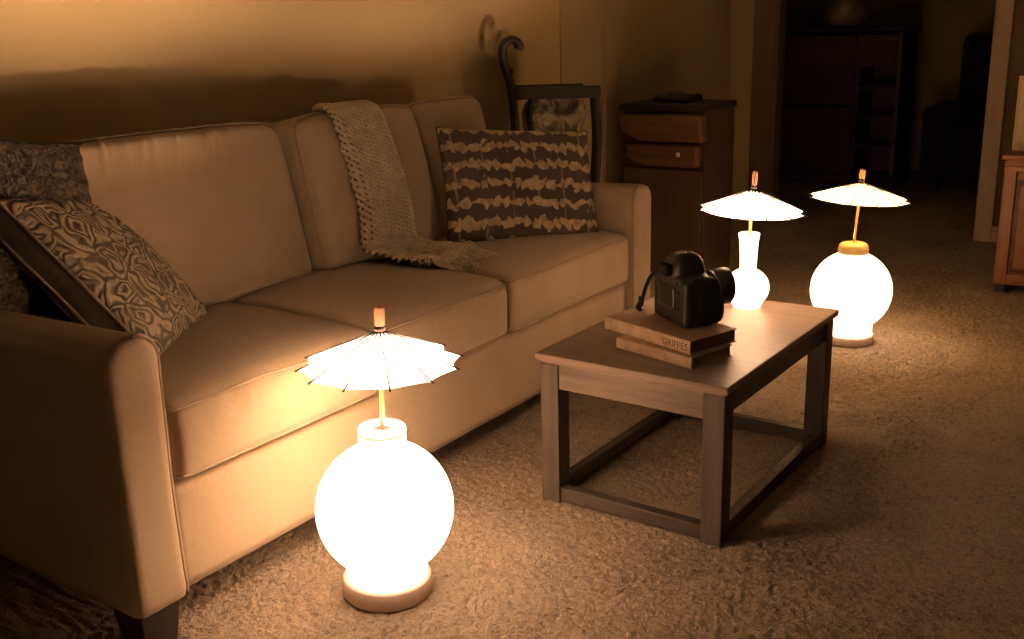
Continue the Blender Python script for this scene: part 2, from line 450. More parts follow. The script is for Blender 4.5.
# arms
def arm(cx, inner):
    hx, hy, hz = AW / 2, 0.450, 0.294
    r = 0.052
    # profile in xz: rounded top, small rounding at the bottom, swept along y with rounded front
    def fn(p, q):
        t = (p.z + hz) / (2 * hz)
        # slight flare and softness toward the top
        if q.x * inner > 0: p.x -= inner * 0.006 * math.sin(PI * t)
        p.x += 0.003 * fbm((p.x * 2, p.y, p.z), 6) * (1 if abs(q.x) > .9 else .3)
        p.z += 0.012 * t * (-(p.y) / hy)         # the front of the arm stands a touch higher
        return p
    V, F = rbox(hx, hy, hz, 0.02, 10, 36, 24, None)
    V2 = []
    for v in V:
        p = Vector(v)
        # rounded top shoulders
        zt = hz - r; xt = hx - r
        if p.z > zt and abs(p.x) > xt:
            dx = abs(p.x) - xt; dz = p.z - zt; L = max(dx, dz)
            d = math.hypot(dx, dz)
            if d > 1e-9:
                s = L / d; p.x = math.copysign(xt + dx * s, p.x); p.z = zt + dz * s
        q = Vector((p.x / hx, p.y / hy, p.z / hz)); V2.append(fn(p, q))
    mt = Matrix.Translation(SL(cx, 2.152, 0.09 + hz))
    a = mk('arm', [mt @ v for v in V2], F, 'sofa', sofa)
    # welt cord running round the front panel
    pts = []
    yy = -hy + 0.012
    e = 0.0
    pts.append((hx - r - .006, hz - .010)); pts.append((hx - r - .003, hz - .003))
    for k in range(9):
        an = PI / 2 - (PI / 2) * k / 8; pts.append(((hx - r) + (r + e) * math.cos(an), hz - r + (r + e) * math.sin(an)))
    for k in range(1, 13): pts.append(((hx + e), hz - r - (2 * hz - r - .01) * k / 12))
    P = []
    for (x, z) in pts:
        x *= inner
        p = fn(Vector((x, yy, z)), Vector((x / hx, yy / hy, z / hz))); P.append(mt @ p)
    wv, wf = tube(P, 0.0042, 8)
    mk('welt', wv, wf, 'welt', a)
arm(XL - AW / 2, 1); arm(XR + AW / 2, -1)
# feet
for fx in (XL - .07, XR + .07):
    for fy in (1.765, 2.54):
        bm = bmesh.new(); vs = add_box(bm, -.05, .05, -.05, .05, 0, .1, bev=.004)
        for v in bm.verts:
            k = 1 - 0.22 * (1 - v.co.z / .1); v.co.x *= k; v.co.y *= k
            v.co += SL(fx, fy, -0.004)
        from_bm('foot', bm, 'foot', sofa)

# seat cushions
SEATS = [(1.226, 1.885), (1.889, 2.478), (2.482, 3.262)]
seat_objs = []
def seat(x0, x1, seed, crown=0.03):
    cx = (x0 + x1) / 2; hx = (x1 - x0) / 2; hy = 0.315; hz = 0.088
    y0 = 1.715; r = 0.028
    def fn(p, q):
        # rounder front corners
        bx = max(0, 1 - q.x ** 2); by = max(0, 1 - q.y ** 2); bz = max(0, 1 - q.z ** 2)
        if q.z > 0: p.z += q.z * crown * (bx ** 0.5) * (max(0, 1 - q.y ** 4))
        else: pass
        if q.y < 0: p.y += q.y * 0.014 * bz * bx ** .5
        kx = 1 - 0.030 * (1 if q.y < -.0 else 0) * (abs(q.y) ** 6) * abs(q.x) ** 4
        p.x = p.x * kx
        amp = 0.0022
        p.z += amp * 2.2 * fbm((p.x + seed, p.y, 0), 6) * (1 if q.z > 0 else 0)
        # little gathers on the front face near the upper seam
        if q.y < -.5:
            g = fbm((p.x * 1.0 + seed, 0.3 * p.z, 3), 38)
            p.y += 0.0035 * g * max(0, q.z + .5) * (1 - max(0, q.z) ** 8)
        return p
    mt = Matrix.Translation(SL(cx, y0 + hy, 0.343 + hz))
    V, F = rbox(hx, hy, hz, r, 64, 34, 16, fn)
    o = mk('seat_cushion', [mt @ v for v in V], F, 'sofa', sofa)
    def loop(zside):
        n = 60; pts = []; k = 0.70; hxx = hx; hyy = hy
        ring = []
        for i in range(n): ring.append((-1 + 2 * i / n, -1))
        for i in range(30): ring.append((1, -1 + 2 * i / 30))
        for i in range(n): ring.append((1 - 2 * i / n, 1))
        for i in range(30): ring.append((-1, 1 - 2 * i / 30))
        for (u, v) in ring:
            p = Vector((u * hx, v * hy, zside * (hz - r * .3)))
            inn = Vector((max(-(hx - r), min(hx - r, p.x)), max(-(hy - r), min(hy - r, p.y)), zside * (hz - r)))
            d = p - inn; d = Vector((d.x, d.y, zside * r * .75))
            p = inn + d.normalized() * (r + .001)
            pts.append(mt @ fn(p, Vector((u, v, zside * .93))))
        return tube(pts, 0.0036, 6, closed=True)
    w = join([loop(1), loop(-1)])
    mk('welt', w[0], w[1], 'welt', o)
    seat_objs.append(o)
for i, (a, b) in enumerate(SEATS): seat(a, b, i * 3.7, (0.030, 0.034, 0.028)[i])

# back cushions
def back(x0, x1, seed, ztop, ybot, tilt, gathers, hzv=0.245, thick=0.088, bulge=0.035):
    cx = (x0 + x1) / 2; hx = (x1 - x0) / 2; hy = thick; hz = hzv; r = 0.04
    def fn(p, q):
        bx = max(0, 1 - q.x ** 2); bz = max(0, 1 - q.z ** 2)
        sgn = -1 if q.y < 0 else 1
        p.y += sgn * abs(q.y) * bulge * (bx ** 0.6) * (bz ** 0.6)
        # corners round off and sides pull in slightly
        p.x *= 1 - 0.03 * abs(q.z) ** 3 * (q.z > 0)
        p.z += 0.010 * (bx ** .5) * q.z - 0.012 * max(0, q.z) ** 3 * abs(q.x) ** 6
        if q.y < 0:
            top = max(0.0, q.z) ** 3
            g = noise.noise(Vector(((p.x + (q.z - 1) * -0.07) * 19 + seed, p.z * 2.2, 1.3)))
            g = -(1 - min(1, abs(g) * 2.2)) ** 2 if gathers > 0.6 else g
            am = 0.013 * (0.5 + 0.9 * noise.noise(Vector((p.x * 3, seed, 0))) + 0.35) if gathers > 0.6 else 0.012
            p.y += gathers * am * g * math.exp(-((0.93 - q.z) / 0.40) ** 2) * bx ** .3
            p.y += 0.007 * fbm((p.x + seed, 0, p.z), 4.5) * bx ** .5
        else: p.y += 0.003 * fbm((p.x, p.z, seed), 5)
        return p
    c0 = SL(cx, ybot + thick, ztop - hz)
    # rotate about the bottom front edge
    piv = SL(cx, ybot, ztop - 2 * hz)
    mt = Matrix.Translation(piv) @ Matrix.Rotation(-tilt, 4, 'X') @ Matrix.Translation(-piv) @ Matrix.Translation(c0)
    V, F = rbox(hx, hy, hz, r, 170 if gathers > .6 else 50, 12, 60, fn)
    o = mk('back_cushion', [mt @ v for v in V], F, 'sofa', sofa)
    # welt round the front face
    pts = []
    R = 0.05
    def corner(cx_, cz_, a0):
        for k in range(7):
            an = a0 - (PI / 2) * k / 6
            yield (cx_ + R * math.cos(an), cz_ + R * math.sin(an))
    ring = list(corner(-(hx - R), hz - R, PI)) + [(-(hx - R) + (2 * (hx - R)) * k / 60, hz) for k in range(1, 60)] + list(corner(hx - R, hz - R, PI / 2))
    ring += [(hx, (hz - R) - 2 * (hz - R) * k / 24) for k in range(1, 24)]
    ring += list(corner(hx - R, -(hz - R), 0)) + [(hx - R - 2 * (hx - R) * k / 30, -hz) for k in range(1, 30)] + list(corner(-(hx - R), -(hz - R), -PI / 2))
    ring += [(-hx, -(hz - R) + 2 * (hz - R) * k / 24) for k in range(1, 24)]
    for (x, z) in ring:
        p = Vector((x * 0.992, -hy + r * .45, z * 0.985))
        inn = Vector((max(-(hx - r), min(hx - r, p.x)), -(hy - r), max(-(hz - r), min(hz - r, p.z))))
        d = p - inn
        p = inn + d.normalized() * (r + .0005)
        pts.append(mt @ fn(p, Vector((max(-1, min(1, p.x / hx)), -.8, max(-1, min(1, p.z / hz))))))
    w = tube(pts, 0.0036, 6, closed=True)
    mk('welt', w[0], w[1], 'welt', o)
    return o
backA = back(1.235, 2.215, 1.0, 1.018, 2.255, math.radians(13), 1.0)
backB = back(2.225, 2.812, 5.0, 1.025, 2.215, math.radians(13), 0.5, bulge=0.045)
backC = back(2.818, 3.262, 9.0, 1.015, 2.27, math.radians(11), 0.3)

# ------------------------------------------------------------------ throw blanket draped over the middle back cushion
def bvh_of(*objs):
    V = []; F = []
    for o in objs:
        n = len(V); mw = Matrix.Translation((2.24, 2.16, 0))
        V += [mw @ v.co for v in o.data.vertices]; F += [[i + n for i in p.vertices] for p in o.data.polygons]
    return BVHTree.FromPolygons(V, F)
bvB = bvh_of(backB, backA, backC); bvS = bvh_of(*seat_objs)
def make_throw():
    NU, NV = 120, 420
    # control: for stage s in 0..1, left x and right x (world) + ray in the yz plane
    rays = []
    cy, cz = 2.36, 0.90
    for k in range(16):                                   # over the top, from behind to the front
        an = math.radians(66 + (168 - 66) * k / 15); rays.append(('r', an))
    for k in range(1, 15): rays.append(('h', 0.905 - (0.905 - 0.575) * k / 14))
    n = len(rays)
    XLc = [(0, 2.40), (.28, 2.365), (.45, 2.358), (.62, 2.362), (.8, 2.366), (1.0, 2.345)]
    XRc = [(0, 2.60), (.28, 2.59), (.45, 2.585), (.62, 2.60), (.8, 2.605), (1.0, 2.61)]
    def lerp(c, t):
        for (a, va), (b, vb) in zip(c, c[1:]):
            if t <= b: return va + (vb - va) * (t - a) / (b - a)
        return c[-1][1]
    US = 24; grid = []
    for u in range(US + 1):
        colm = []
        for i, (k, v) in enumerate(rays):
            t = i / (n - 1); x = lerp(XLc, t) + (lerp(XRc, t) - lerp(XLc, t)) * u / US
            if k == 'r':
                d = Vector((0, math.cos(v), math.sin(v))); o = Vector((x, cy, cz)) + d * 0.5
                h = bvB.ray_cast(o, -d)[0]
                p = (h if h else o - d * .4) + d * 0.012
            else:
                h = bvB.ray_cast(Vector((x, 1.8, v)), Vector((0, 1, 0)))[0]
                p = Vector((x, (h.y if h else 2.25) - 0.012, v))
            colm.append(p)
        # onto the seat: heap that turns to the right
        last = colm[-1]; uu = u / US
        for k in range(1, 13):
            t = k / 12
            x = last.x + 0.085 * t ** 1.3 * (1 - uu) + 0.035 * t * uu + 0.012 * math.sin(t * 5 + uu * 4)
            y = last.y - 0.015 - 0.235 * t * (1.0 - uu * .12)
            h = bvS.ray_cast(Vector((x, y, 0.8)), Vector((0, 0, -1)))[0]
            z0 = (h.z if h else .53) + 0.012
            zz = last.z * (1 - t) ** 3 + z0 * (1 - (1 - t) ** 3) + 0.022 * math.sin(t * PI * 2.5 + uu * 3) ** 2 * (1 - t * .6)
            colm.append(Vector((x, y, max(z0, zz))))
        for _ in range(2):
            colm = [colm[0]] + [(colm[i - 1] + colm[i] * 2 + colm[i + 1]) / 4 for i in range(1, len(colm) - 1)] + [colm[-1]]
        grid.append(colm)
    # arclength resample
    def resample(c, m):
        L = [0]
        for a, b in zip(c, c[1:]): L.append(L[-1] + (b - a).length)
        out = []; j = 0
        for i in range(m + 1):
            s = L[-1] * i / m
            while j < len(L) - 2 and L[j + 1] < s: j += 1
            f = (s - L[j]) / max(1e-9, L[j + 1] - L[j]); out.append(c[j].lerp(c[j + 1], min(1, f)))
        return out, L[-1]
    cols = []; Ls = []
    for c in grid:
        r_, L = resample(c, NV); cols.append(r_); Ls.append(L)
    P = np.array([[tuple(p) for p in c] for c in cols])   # US+1, NV+1, 3
    # smooth in v
    ui = np.linspace(0, US, NU + 1); i0 = np.minimum(ui.astype(int), US - 1); f = (ui - i0)[:, None, None]
    G = P[i0] * (1 - f) + P[i0 + 1] * f
    for _ in range(6):
        G[:, 1:-1] = (G[:, :-2] + 2 * G[:, 1:-1] + G[:, 2:]) / 4
        G[1:-1] = (G[:-2] + 2 * G[1:-1] + G[2:]) / 4
    du = np.gradient(G, axis=0); dv = np.gradient(G, axis=1)
    N = np.cross(dv, du); N /= np.linalg.norm(N, axis=2, keepdims=True) + 1e-9
    if N[NU // 2, NV // 2, 1] > 0: N = -N
    U, Vv = np.meshgrid(np.linspace(0, 1, NU + 1), np.linspace(0, 1, NV + 1), indexing='ij')
    Lm = float(np.mean(Ls))
    # fine knit: columns of V stitches
    lump = np.clip((Vv - 0.80) / 0.1, 0, 1)
    G = G + N * (lump * 0.016 * vnoise(U * 5, Vv * 40, 8))[..., None]
    def at(u, v, h):
        a = min(max(u, 0), 1) * NU; b = min(max(v, 0), 1) * NV; i_, j_ = min(int(a), NU - 1), min(int(b), NV - 1); fa, fb = a - i_, b - j_
        def L(A): return (A[i_, j_] * (1 - fa) + A[i_ + 1, j_] * fa) * (1 - fb) + (A[i_, j_ + 1] * (1 - fa) + A[i_ + 1, j_ + 1] * fa) * fb
        return Vector(L(G)) + Vector(L(N)) * h
    off = Vector((2.5, 2.3, 0.53)); yarn = []
    # braids along the left edge, fine stitch columns, one braid at the right edge
    cols_ = [(0.055, 0.050, 0.0066, 0.046), (0.175, 0.050, 0.0062, 0.040)] + [(0.275 + 0.083 * k, 0.029, 0.0052, 0.028) for k in range(8)] + [(0.955, 0.030, 0.0055, 0.030)]
    for ci, (uc, ua, yr, per) in enumerate(cols_):
        steps = int(Lm / per * 9)
        for ph in (0, PI):
            pts = []
            for k in range(steps + 1):
                v = k / steps; an = 2 * PI * v * Lm / per + ph + ci * 1.1
                wob = 0.006 * noise.noise(Vector((v * 14, ci, 0)))
                pts.append(at(uc + wob + ua * math.sin(an), v, yr * 0.75 + yr * 0.95 * math.cos(an)) - off)
            yarn.append(tube(pts, yr, 6, rfn=lambda t: yr * (0.95 + 0.12 * noise.noise(Vector((t * 90, ci, ph))))))
    verts = G.reshape(-1, 3).tolist(); faces = []
    for a in range(NU):
        for b in range(NV):
            q = a * (NV + 1) + b; faces.append((q, q + NV + 1, q + NV + 2, q + 1))
    root = thing('throw_blanket', 'chunky cream knitted throw draped over the sofa\'s middle back cushion', 'blanket', (2.5, 2.3, 0.53))
    off = Vector((2.5, 2.3, 0.53))
    o = mk('backing', [Vector(v) - off for v in verts], faces, 'knitback', root)
    yv = join(yarn); mk('knit', *yv, 'knit', root)
    md = o.modifiers.new('thick', 'SOLIDIFY'); md.thickness = 0.004; md.offset = -1
    # yarn fringe at the lower end
    parts = []
    for i in range(64):
        u = i / 63; p = Vector(G[int(u * NU), NV]); a0 = random.uniform(-.5, .7) - 1.0
        L = random.uniform(.05, .10); pts = []
        for k in range(8):
            t = k / 7; x = p.x - .012 + L * t * math.cos(a0 + t * random.uniform(-.2, .2)); y = p.y + L * t * math.sin(a0) + 0.008 * math.sin(t * 6 + i)
            h = bvS.ray_cast(Vector((x, y, .8)), Vector((0, 0, -1)))[0]
            z = (h.z if h else .52) + 0.004 + (p.z - (h.z if h else .52)) * (1 - t) ** 2 + random.uniform(0, .002)
            pts.append(Vector((x, y, z)) - off)
        parts.append(tube(pts, .0026, 5, rfn=lambda t: .0030 * (1 - .5 * t)))
    # stray loops along the left braid
    for i in range(12):
        v = random.uniform(.16, .99); p = Vector(G[random.choice([0, 1, 3, 8, 16]), int(v * NV)])
        nn = Vector((random.uniform(-1, .3), -1, random.uniform(-.6, .6))).normalized(); tt = Vector((random.uniform(-1, 1) * .4, 0, -1)).normalized()
        pts = [p - off + tt * (0.016 * math.cos(an)) + nn * (0.008 * math.sin(an)) for an in [PI * k / 6 for k in range(7)]]
        parts.append(tube(pts, .0026, 5))
    w = join(parts); fr_ = mk('fringe', w[0], w[1], 'knit', root); fr_['kind'] = 'stuff'
make_throw()

# ------------------------------------------------------------------ pillows
def pillow_mesh(w, h, t, gus=0.0, pinch=0.06, N=40, wr=0.004, seed=0, disp=None):
    """faces lie in local xy; bulge along z. returns front, gusset, back, seam rings"""
    def edge(u, v):
        # outline pulled in between the corners
        x = u * w / 2 * (1 - pinch * (1 - v * v)); y = v * h / 2 * (1 - pinch * (1 - u * u)); return x, y
    def side(sg):
        V = []; F = []
        for i in range(N + 1):
            for j in range(N + 1):
                u = math.sin(PI / 2 * (2 * i / N - 1)); v = math.sin(PI / 2 * (2 * j / N - 1))
                x, y = edge(u, v)
                b = (max(0, (1 - u ** 2)) * max(0, (1 - v ** 2))) ** 0.42
                z = sg * (gus / 2 + t / 2 * b)
                ww = min(1, 4 * b)
                z += wr * noise.noise(Vector((x * 9 + seed, y * 9, sg))) * ww + wr * .6 * noise.noise(Vector((x * 25, y * 25 + seed, sg))) * ww
                if disp: z += sg * disp(x, y, sg) * min(1, b * 1.3) ** 2
                V.append(Vector((x, y, z)))
        for i in range(N):
            for j in range(N):
                q = i * (N + 1) + j; f = (q, q + N + 1, q + N + 2, q + 1); F.append(f if sg > 0 else f[::-1])
        return V, F
    ring = []
    n = N
    idx = [(i, 0) for i in range(n)] + [(n, j) for j in range(n)] + [(n - i, n) for i in range(n)] + [(0, n - j) for j in range(n)]
    fr = side(1); bk = side(-1)
    rf = [fr[0][i * (N + 1) + j] for i, j in idx]; rb = [bk[0][i * (N + 1) + j] for i, j in idx]
    gV = []; gF = []
    if gus > 0:
        m = len(rf); K = 4
        for k in range(K + 1):
            for a, b in zip(rf, rb):
                p = a.lerp(b, k / K); o = 1 + 0.02 * math.sin(PI * k / K); gV.append(Vector((p.x * o, p.y * o, p.z)))
        for k in range(K):
            for i in range(m):
                gF.append((k * m + i, k * m + (i + 1) % m, (k + 1) * m + (i + 1) % m, (k + 1) * m + i))
    return fr, (gV, gF), bk, rf, rb
def basis(o, center, ex, ey):
    ex = Vector(ex).normalized(); n = ex.cross(Vector(ey)).normalized(); ey = n.cross(ex)
    o.matrix_world = Matrix(((ex.x, ey.x, n.x, center[0]), (ex.y, ey.y, n.y, center[1]), (ex.z, ey.z, n.z, center[2]), (0, 0, 0, 1)))

# dark dyed lumbar pillow in the far corner
p3 = thing('throw_pillow', 'dark brown rectangular pillow with rows of cream dyed blots, far end of the sofa', 'pillow')
fr, gu, bk, rf, rb = pillow_mesh(0.58, 0.41, 0.13, 0, 0.035, seed=3)
m_ = join([fr, bk]); mk('cover', *m_, 'shibori', p3)
w = tube(rf, 0.003, 6, closed=True); mk('seam', *w, 'darktop', p3)
basis(p3, (3.011, 2.03, 0.715), (0.83, -0.551, -0.084), (0.292, 0.301, 0.908))

# embroidered boxed pillow leaning on the near arm
p1 = thing('throw_pillow', 'brown-grey embroidered square pillow with piped edges leaning on the near sofa arm', 'pillow')
fr, gu, bk, rf, rb = pillow_mesh(0.43, 0.48, 0.11, 0.060, 0.03, seed=11, wr=.006)
mk('cover', *join([fr]), 'embroid', p1); mk('back_cover', *join([bk]), 'satin', p1); mk('gusset', *gu, 'satin', p1)
w = tube(rf, 0.0045, 6, closed=True); pp = mk('piping', *w, 'piping', p1); w = tube(rb, 0.0045, 6, closed=True); mk('piping', *w, 'piping', p1)
basis(p1, (1.462, 2.215, 0.700), (0.836, 0.546, -0.052), (-0.322, 0.565, 0.759))

# curly dark pillow behind it
p2 = thing('throw_pillow', 'dark brown curly-textured pillow behind the embroidered one at the near end', 'pillow')
fr, gu, bk, rf, rb = pillow_mesh(0.46, 0.46, 0.12, 0, 0.03, N=110, seed=21, disp=lambda x, y, s: 0.009 * (1 - abs(noise.noise(Vector((x * 42, y * 42, s * 3)))) * 2.2))
mk('cover', *join([fr, bk]), 'curly', p2)
w = tube(rf, 0.003, 6, closed=True); mk('seam', *w, 'darktop', p2)
basis(p2, (1.295, 2.29, 0.818), (0.44, 0.06, -0.08), (0.06, 0.10, 0.43))

# ------------------------------------------------------------------ umbrella lamps
def globe_profile(r0, zb, rg, zc, rg_z, rn, zn, n=40):
    """from bottom foot radius r0 at zb, round belly rg at zc, to neck radius rn at zn"""
    pr = []
    a0 = -math.asin(min(1, (zc - zb) / rg_z)) if False else None
    # lower angle where radius == r0
    al = -math.acos(min(1, r0 / rg)); ah = math.acos(min(1, rn / rg))
    for k in range(n + 1):
        a = al + (ah - al) * k / n; pr.append((rg * math.cos(a), zc + rg_z * math.sin(a)))
    return pr
def parasol(root, base, tilt, R, rise, apex_z, edge_z, nrib, paper, ztip, stick_r, zin, fin_r=0.0115, phase=0.1, fin_h=0.05, ptilt=None, rr_=0.0022):
    pt = ptilt or tilt
    """canopy with its ribs, stick and finial; local to lamp root, tilt=(dx,dy) per metre of height"""
    def T(x, y, z):
        dz = z - zin; return Vector((x + base[0] + tilt[0] * dz, y + base[1] + tilt[1] * dz, z - pt[0] * x - pt[1] * y))
    V = []; F = []; NR = 10; NS = 8
    def surf(th_i, s, r):
        # th_i rib index, s in 0..1 between ribs, r in 0..1
        th = 2 * PI * (th_i + s) / nrib + phase
        sc = 4 * s * (1 - s)
        rr = r * R * (1 - 0.075 * sc * r ** 2)
        # chord flattening between straight ribs
        chord = math.cos(PI / nrib) / math.cos(PI / nrib * (2 * s - 1))
        rr *= chord ** (0.6 if r > .9 else .8)
        z = apex_z + (edge_z - apex_z) * (r ** 0.94) + 0.004 * sc * r * 0 - 0.003 * sc * r
        return T(rr * math.cos(th), rr * math.sin(th), z)
    for i in range(nrib):
        for s in range(NS):
            for k in range(NR + 1):
                V.append(surf(i, s / NS, 0.03 + 0.97 * k / NR))
    tot = nrib * NS
    for a in range(tot):
        for k in range(NR):
            b = (a + 1) % tot; F.append((a * (NR + 1) + k, a * (NR + 1) + k + 1, b * (NR + 1) + k + 1, b * (NR + 1) + k))
    can = mk('canopy', V, F, paper, root, smooth=False)
    for i in range(nrib):
        pts = []
        for k in range(9):
            r = 0.04 + 1.0 * k / 8; th = 2 * PI * i / nrib + phase
            z = apex_z + (edge_z - apex_z) * (min(r, 1.05) ** 0.94) + 0.0019
            pts.append(T(r * R * math.cos(th), r * R * math.sin(th), z))
        w1 = tube(pts, rr_, 6)
        tip = pts[-1]; d = (pts[-1] - pts[-2]).normalized()
        w2 = tube([tip - d * .004, tip - d * .002, tip, tip + d * .002], 0.002, 6)
        wv = join([w1, w2]); rb_ = mk('rib', *wv, 'rib', can)
        # strut from the runner to the rib, underneath
        r = 0.5; th = 2 * PI * i / nrib + phase
        q = T(r * R * math.cos(th), r * R * math.sin(th), apex_z + (edge_z - apex_z) * (r ** 0.94) - 0.002)
        zr = apex_z - 0.055
        wv = tube([T(0.006 * math.cos(th), 0.006 * math.sin(th), zr), q], 0.0009, 5); mk('strut', *wv, 'stick', can)
    pts = [T(0.0015 * math.sin(k * .8), 0, zin + (apex_z + 0.004 - zin) * k / 10) for k in range(11)]
    mk('stick', *tube(pts, stick_r, 10), 'stick', root)
    # runner under the canopy
    c = T(0, 0, apex_z - 0.055); mt = Matrix.Translation(c)
    mk('runner', *xf(lathe([(0.0035, -.008), (.008, -.008), (.0085, 0), (.007, .010), (.0035, .012)], 20), mt), 'stick', root)
    up_ = (T(0, 0, 1) - T(0, 0, 0)).normalized(); rot = Vector((0, 0, 1)).rotation_difference(up_).to_matrix().to_4x4()
    mt = Matrix.Translation(T(0, 0, apex_z)) @ rot
    h = ztip - apex_z
    fin = mk('finial', *xf(lathe([(0.001, .000), (fin_r * .8, .004), (fin_r * .95, .012), (fin_r, .02), (fin_r, h * .86), (fin_r * .92, h * .95), (fin_r * .6, h), (0.0005, h)], 24), mt), 'copper', root)
    mk('collar', *xf(lathe([(0.003, -.010), (fin_r * .55, -.006), (fin_r * 1.1, .001), (fin_r * 1.12, .008), (fin_r * .9, .011)], 24), mt), 'ring', fin)

def moon_lamp(c, label, rg, zc, rg_z, rb, hb, rn, zn, base_mat, globe_mat, cap, par, group=None):
    root = thing('umbrella_lamp', label, 'lamp', (c[0], c[1], 0))
    r0 = rb * 0.90
    mk('base', *lathe([(rb * .96, -.004), (rb, .002), (rb * 1.0, hb * .5), (rb * .985, hb * .92), (rb * .955, hb), (r0 - .002, hb)], 72), base_mat, root)
    pr = globe_profile(r0, hb, rg, zc, rg_z, rn, zn)
    low = pr[0]
    prof = [(r0 * .98, hb + .001), (r0, hb + .004), (low[0], max(low[1], hb + .008))] + pr[1:] 
    top = pr[-1]
    g = mk('globe', *lathe(prof + [(rn * .6, top[1] + .001), (0.002, top[1] + .001)], 96), globe_mat, root)
    if cap == 'rim':
        # short lit neck with a flat rim round the hole
        z1 = top[1] - .004; z2 = zn
        mk('neck', *lathe([(rn, z1), (rn * 1.0, z1 + .006), (rn * 1.0, z2 - .004), (rn * .97, z2), (.021, z2), (.020, z2 - .003), (.020, z2 - .018)], 64), 'neck1', root)
        mk('neck_ring', *tube([(rn * 1.012 * math.cos(a), rn * 1.012 * math.sin(a), z2 - .010) for a in [2 * PI * k / 64 for k in range(64)]], .0016, 6, closed=True), 'cap', root)
        mk('socket', *lathe([(.0195, z2 - .016), (.0195, z2 - .006), (.016, z2 - .004), (.004, z2 - .004)], 32), 'ring', root)
    else:
        z1 = top[1] - .004; z2 = zn
        mk('cap', *lathe([(rn * 1.02, z1 + .008), (rn * 1.06, z1 + .012), (rn * 1.04, z1 + .026), (rn * .95, z2 - .006), (rn * .8, z2), (.006, z2 + .001)], 64), 'cap', root)
    parasol(root, **par)
    return root

L1 = moon_lamp((1.584, 1.468), 'large white globe lamp with white paper parasol on the carpet in the foreground', 0.157, 0.207, 0.158, 0.104, 0.040, 0.054, 0.404,
          'base', 'globe1', 'rim', dict(base=(0.0, 0.0), tilt=(0.008, -0.012), ptilt=(-0.012, 0.018), R=0.176, rise=.08, apex_z=0.628, edge_z=0.553, nrib=12, paper='paper', ztip=0.684, stick_r=0.0042, zin=0.395, phase=0.30))
L3 = moon_lamp((4.035, 1.138), 'white globe lamp with tan cap and yellowish parasol on carpet beyond the coffee table', 0.157, 0.207, 0.158, 0.100, 0.030, 0.056, 0.398,
          'base', 'globe3', 'cap', dict(base=(0.0, 0.0), tilt=(0.03, -0.05), R=0.186, rise=.07, apex_z=0.640, edge_z=0.575, nrib=12, paper='paperwarm', ztip=0.690, stick_r=0.0045, zin=0.398, phase=0.1))

TZ = 0.422
l2 = thing('umbrella_lamp', 'small bottle-shaped lamp with long neck and white parasol standing on the coffee table', 'lamp', (2.856, 1.112, TZ))
prof = [(0.034, 0.0), (0.040, 0.003), (0.0445, 0.012)]
for k in range(21):
    a = -0.72 + (1.19 + 0.72) * k / 20; prof.append((0.0640 * math.cos(a), 0.062 + 0.060 * math.sin(a)))
prof = [p for p in prof if p[0] > 0.0255]
zt = prof[-1][1]
mk('globe', *lathe(prof + [(0.025, zt + .002)], 72), 'globe2', l2)
mk('neck', *lathe([(0.0250, zt + .001), (0.0245, zt + .01), (0.0255, .16), (0.0275, .198), (0.0315, .226), (0.029, .227), (0.022, .206), (.004, .206)], 48), 'neck2', l2)
parasol(l2, base=(0, 0), tilt=(0.02, -0.05), R=0.152, rise=.06, apex_z=0.358, edge_z=0.294, nrib=12, paper='paper', ztip=0.410, stick_r=0.0042, zin=0.20, phase=.12, fin_r=0.008)

# ------------------------------------------------------------------ coffee table
tab = thing('coffee_table', 'weathered grey-brown wooden coffee table with low stretchers', 'table', (2.160, 0.882, 0), math.radians(-1.0))
TW, TD, TH = 0.545, 0.800, 0.422   # along y, along x, height ; local x = length, y = width
def tb(name, b, mat, bev=0.003, par=None): return box(name, b, mat, par or tab, bev)
# top: slab with a moulded edge
bm = bmesh.new(); add_box(bm, -0.004, TD, -0.004, TW, TH - .020, TH, bev=.006, seg=3); add_box(bm, 0.010, TD - .014, 0.010, TW - .014, TH - .030, TH - .0195, bev=.003)
top = from_bm('tabletop', bm, 'table', tab)
LW = 0.056; o = 0.008
lx = (o, TD - o - LW); ly = (o, TW - o - LW)
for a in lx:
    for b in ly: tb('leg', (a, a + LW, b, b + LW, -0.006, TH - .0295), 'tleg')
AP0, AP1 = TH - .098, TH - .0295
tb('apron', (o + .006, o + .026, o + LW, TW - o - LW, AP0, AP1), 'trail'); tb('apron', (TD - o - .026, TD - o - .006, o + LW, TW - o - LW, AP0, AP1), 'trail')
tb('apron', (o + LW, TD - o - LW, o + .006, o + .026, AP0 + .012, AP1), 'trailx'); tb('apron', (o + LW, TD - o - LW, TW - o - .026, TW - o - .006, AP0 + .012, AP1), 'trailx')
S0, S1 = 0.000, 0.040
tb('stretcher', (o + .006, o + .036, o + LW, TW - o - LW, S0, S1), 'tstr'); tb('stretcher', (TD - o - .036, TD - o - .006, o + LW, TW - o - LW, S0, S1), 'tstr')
tb('stretcher', (o + LW, TD - o - LW, o + .006, o + .036, S0, S1), 'trailx'); tb('stretcher', (o + LW, TD - o - LW, TW - o - .036, TW - o - .006, S0, S1), 'trailx')

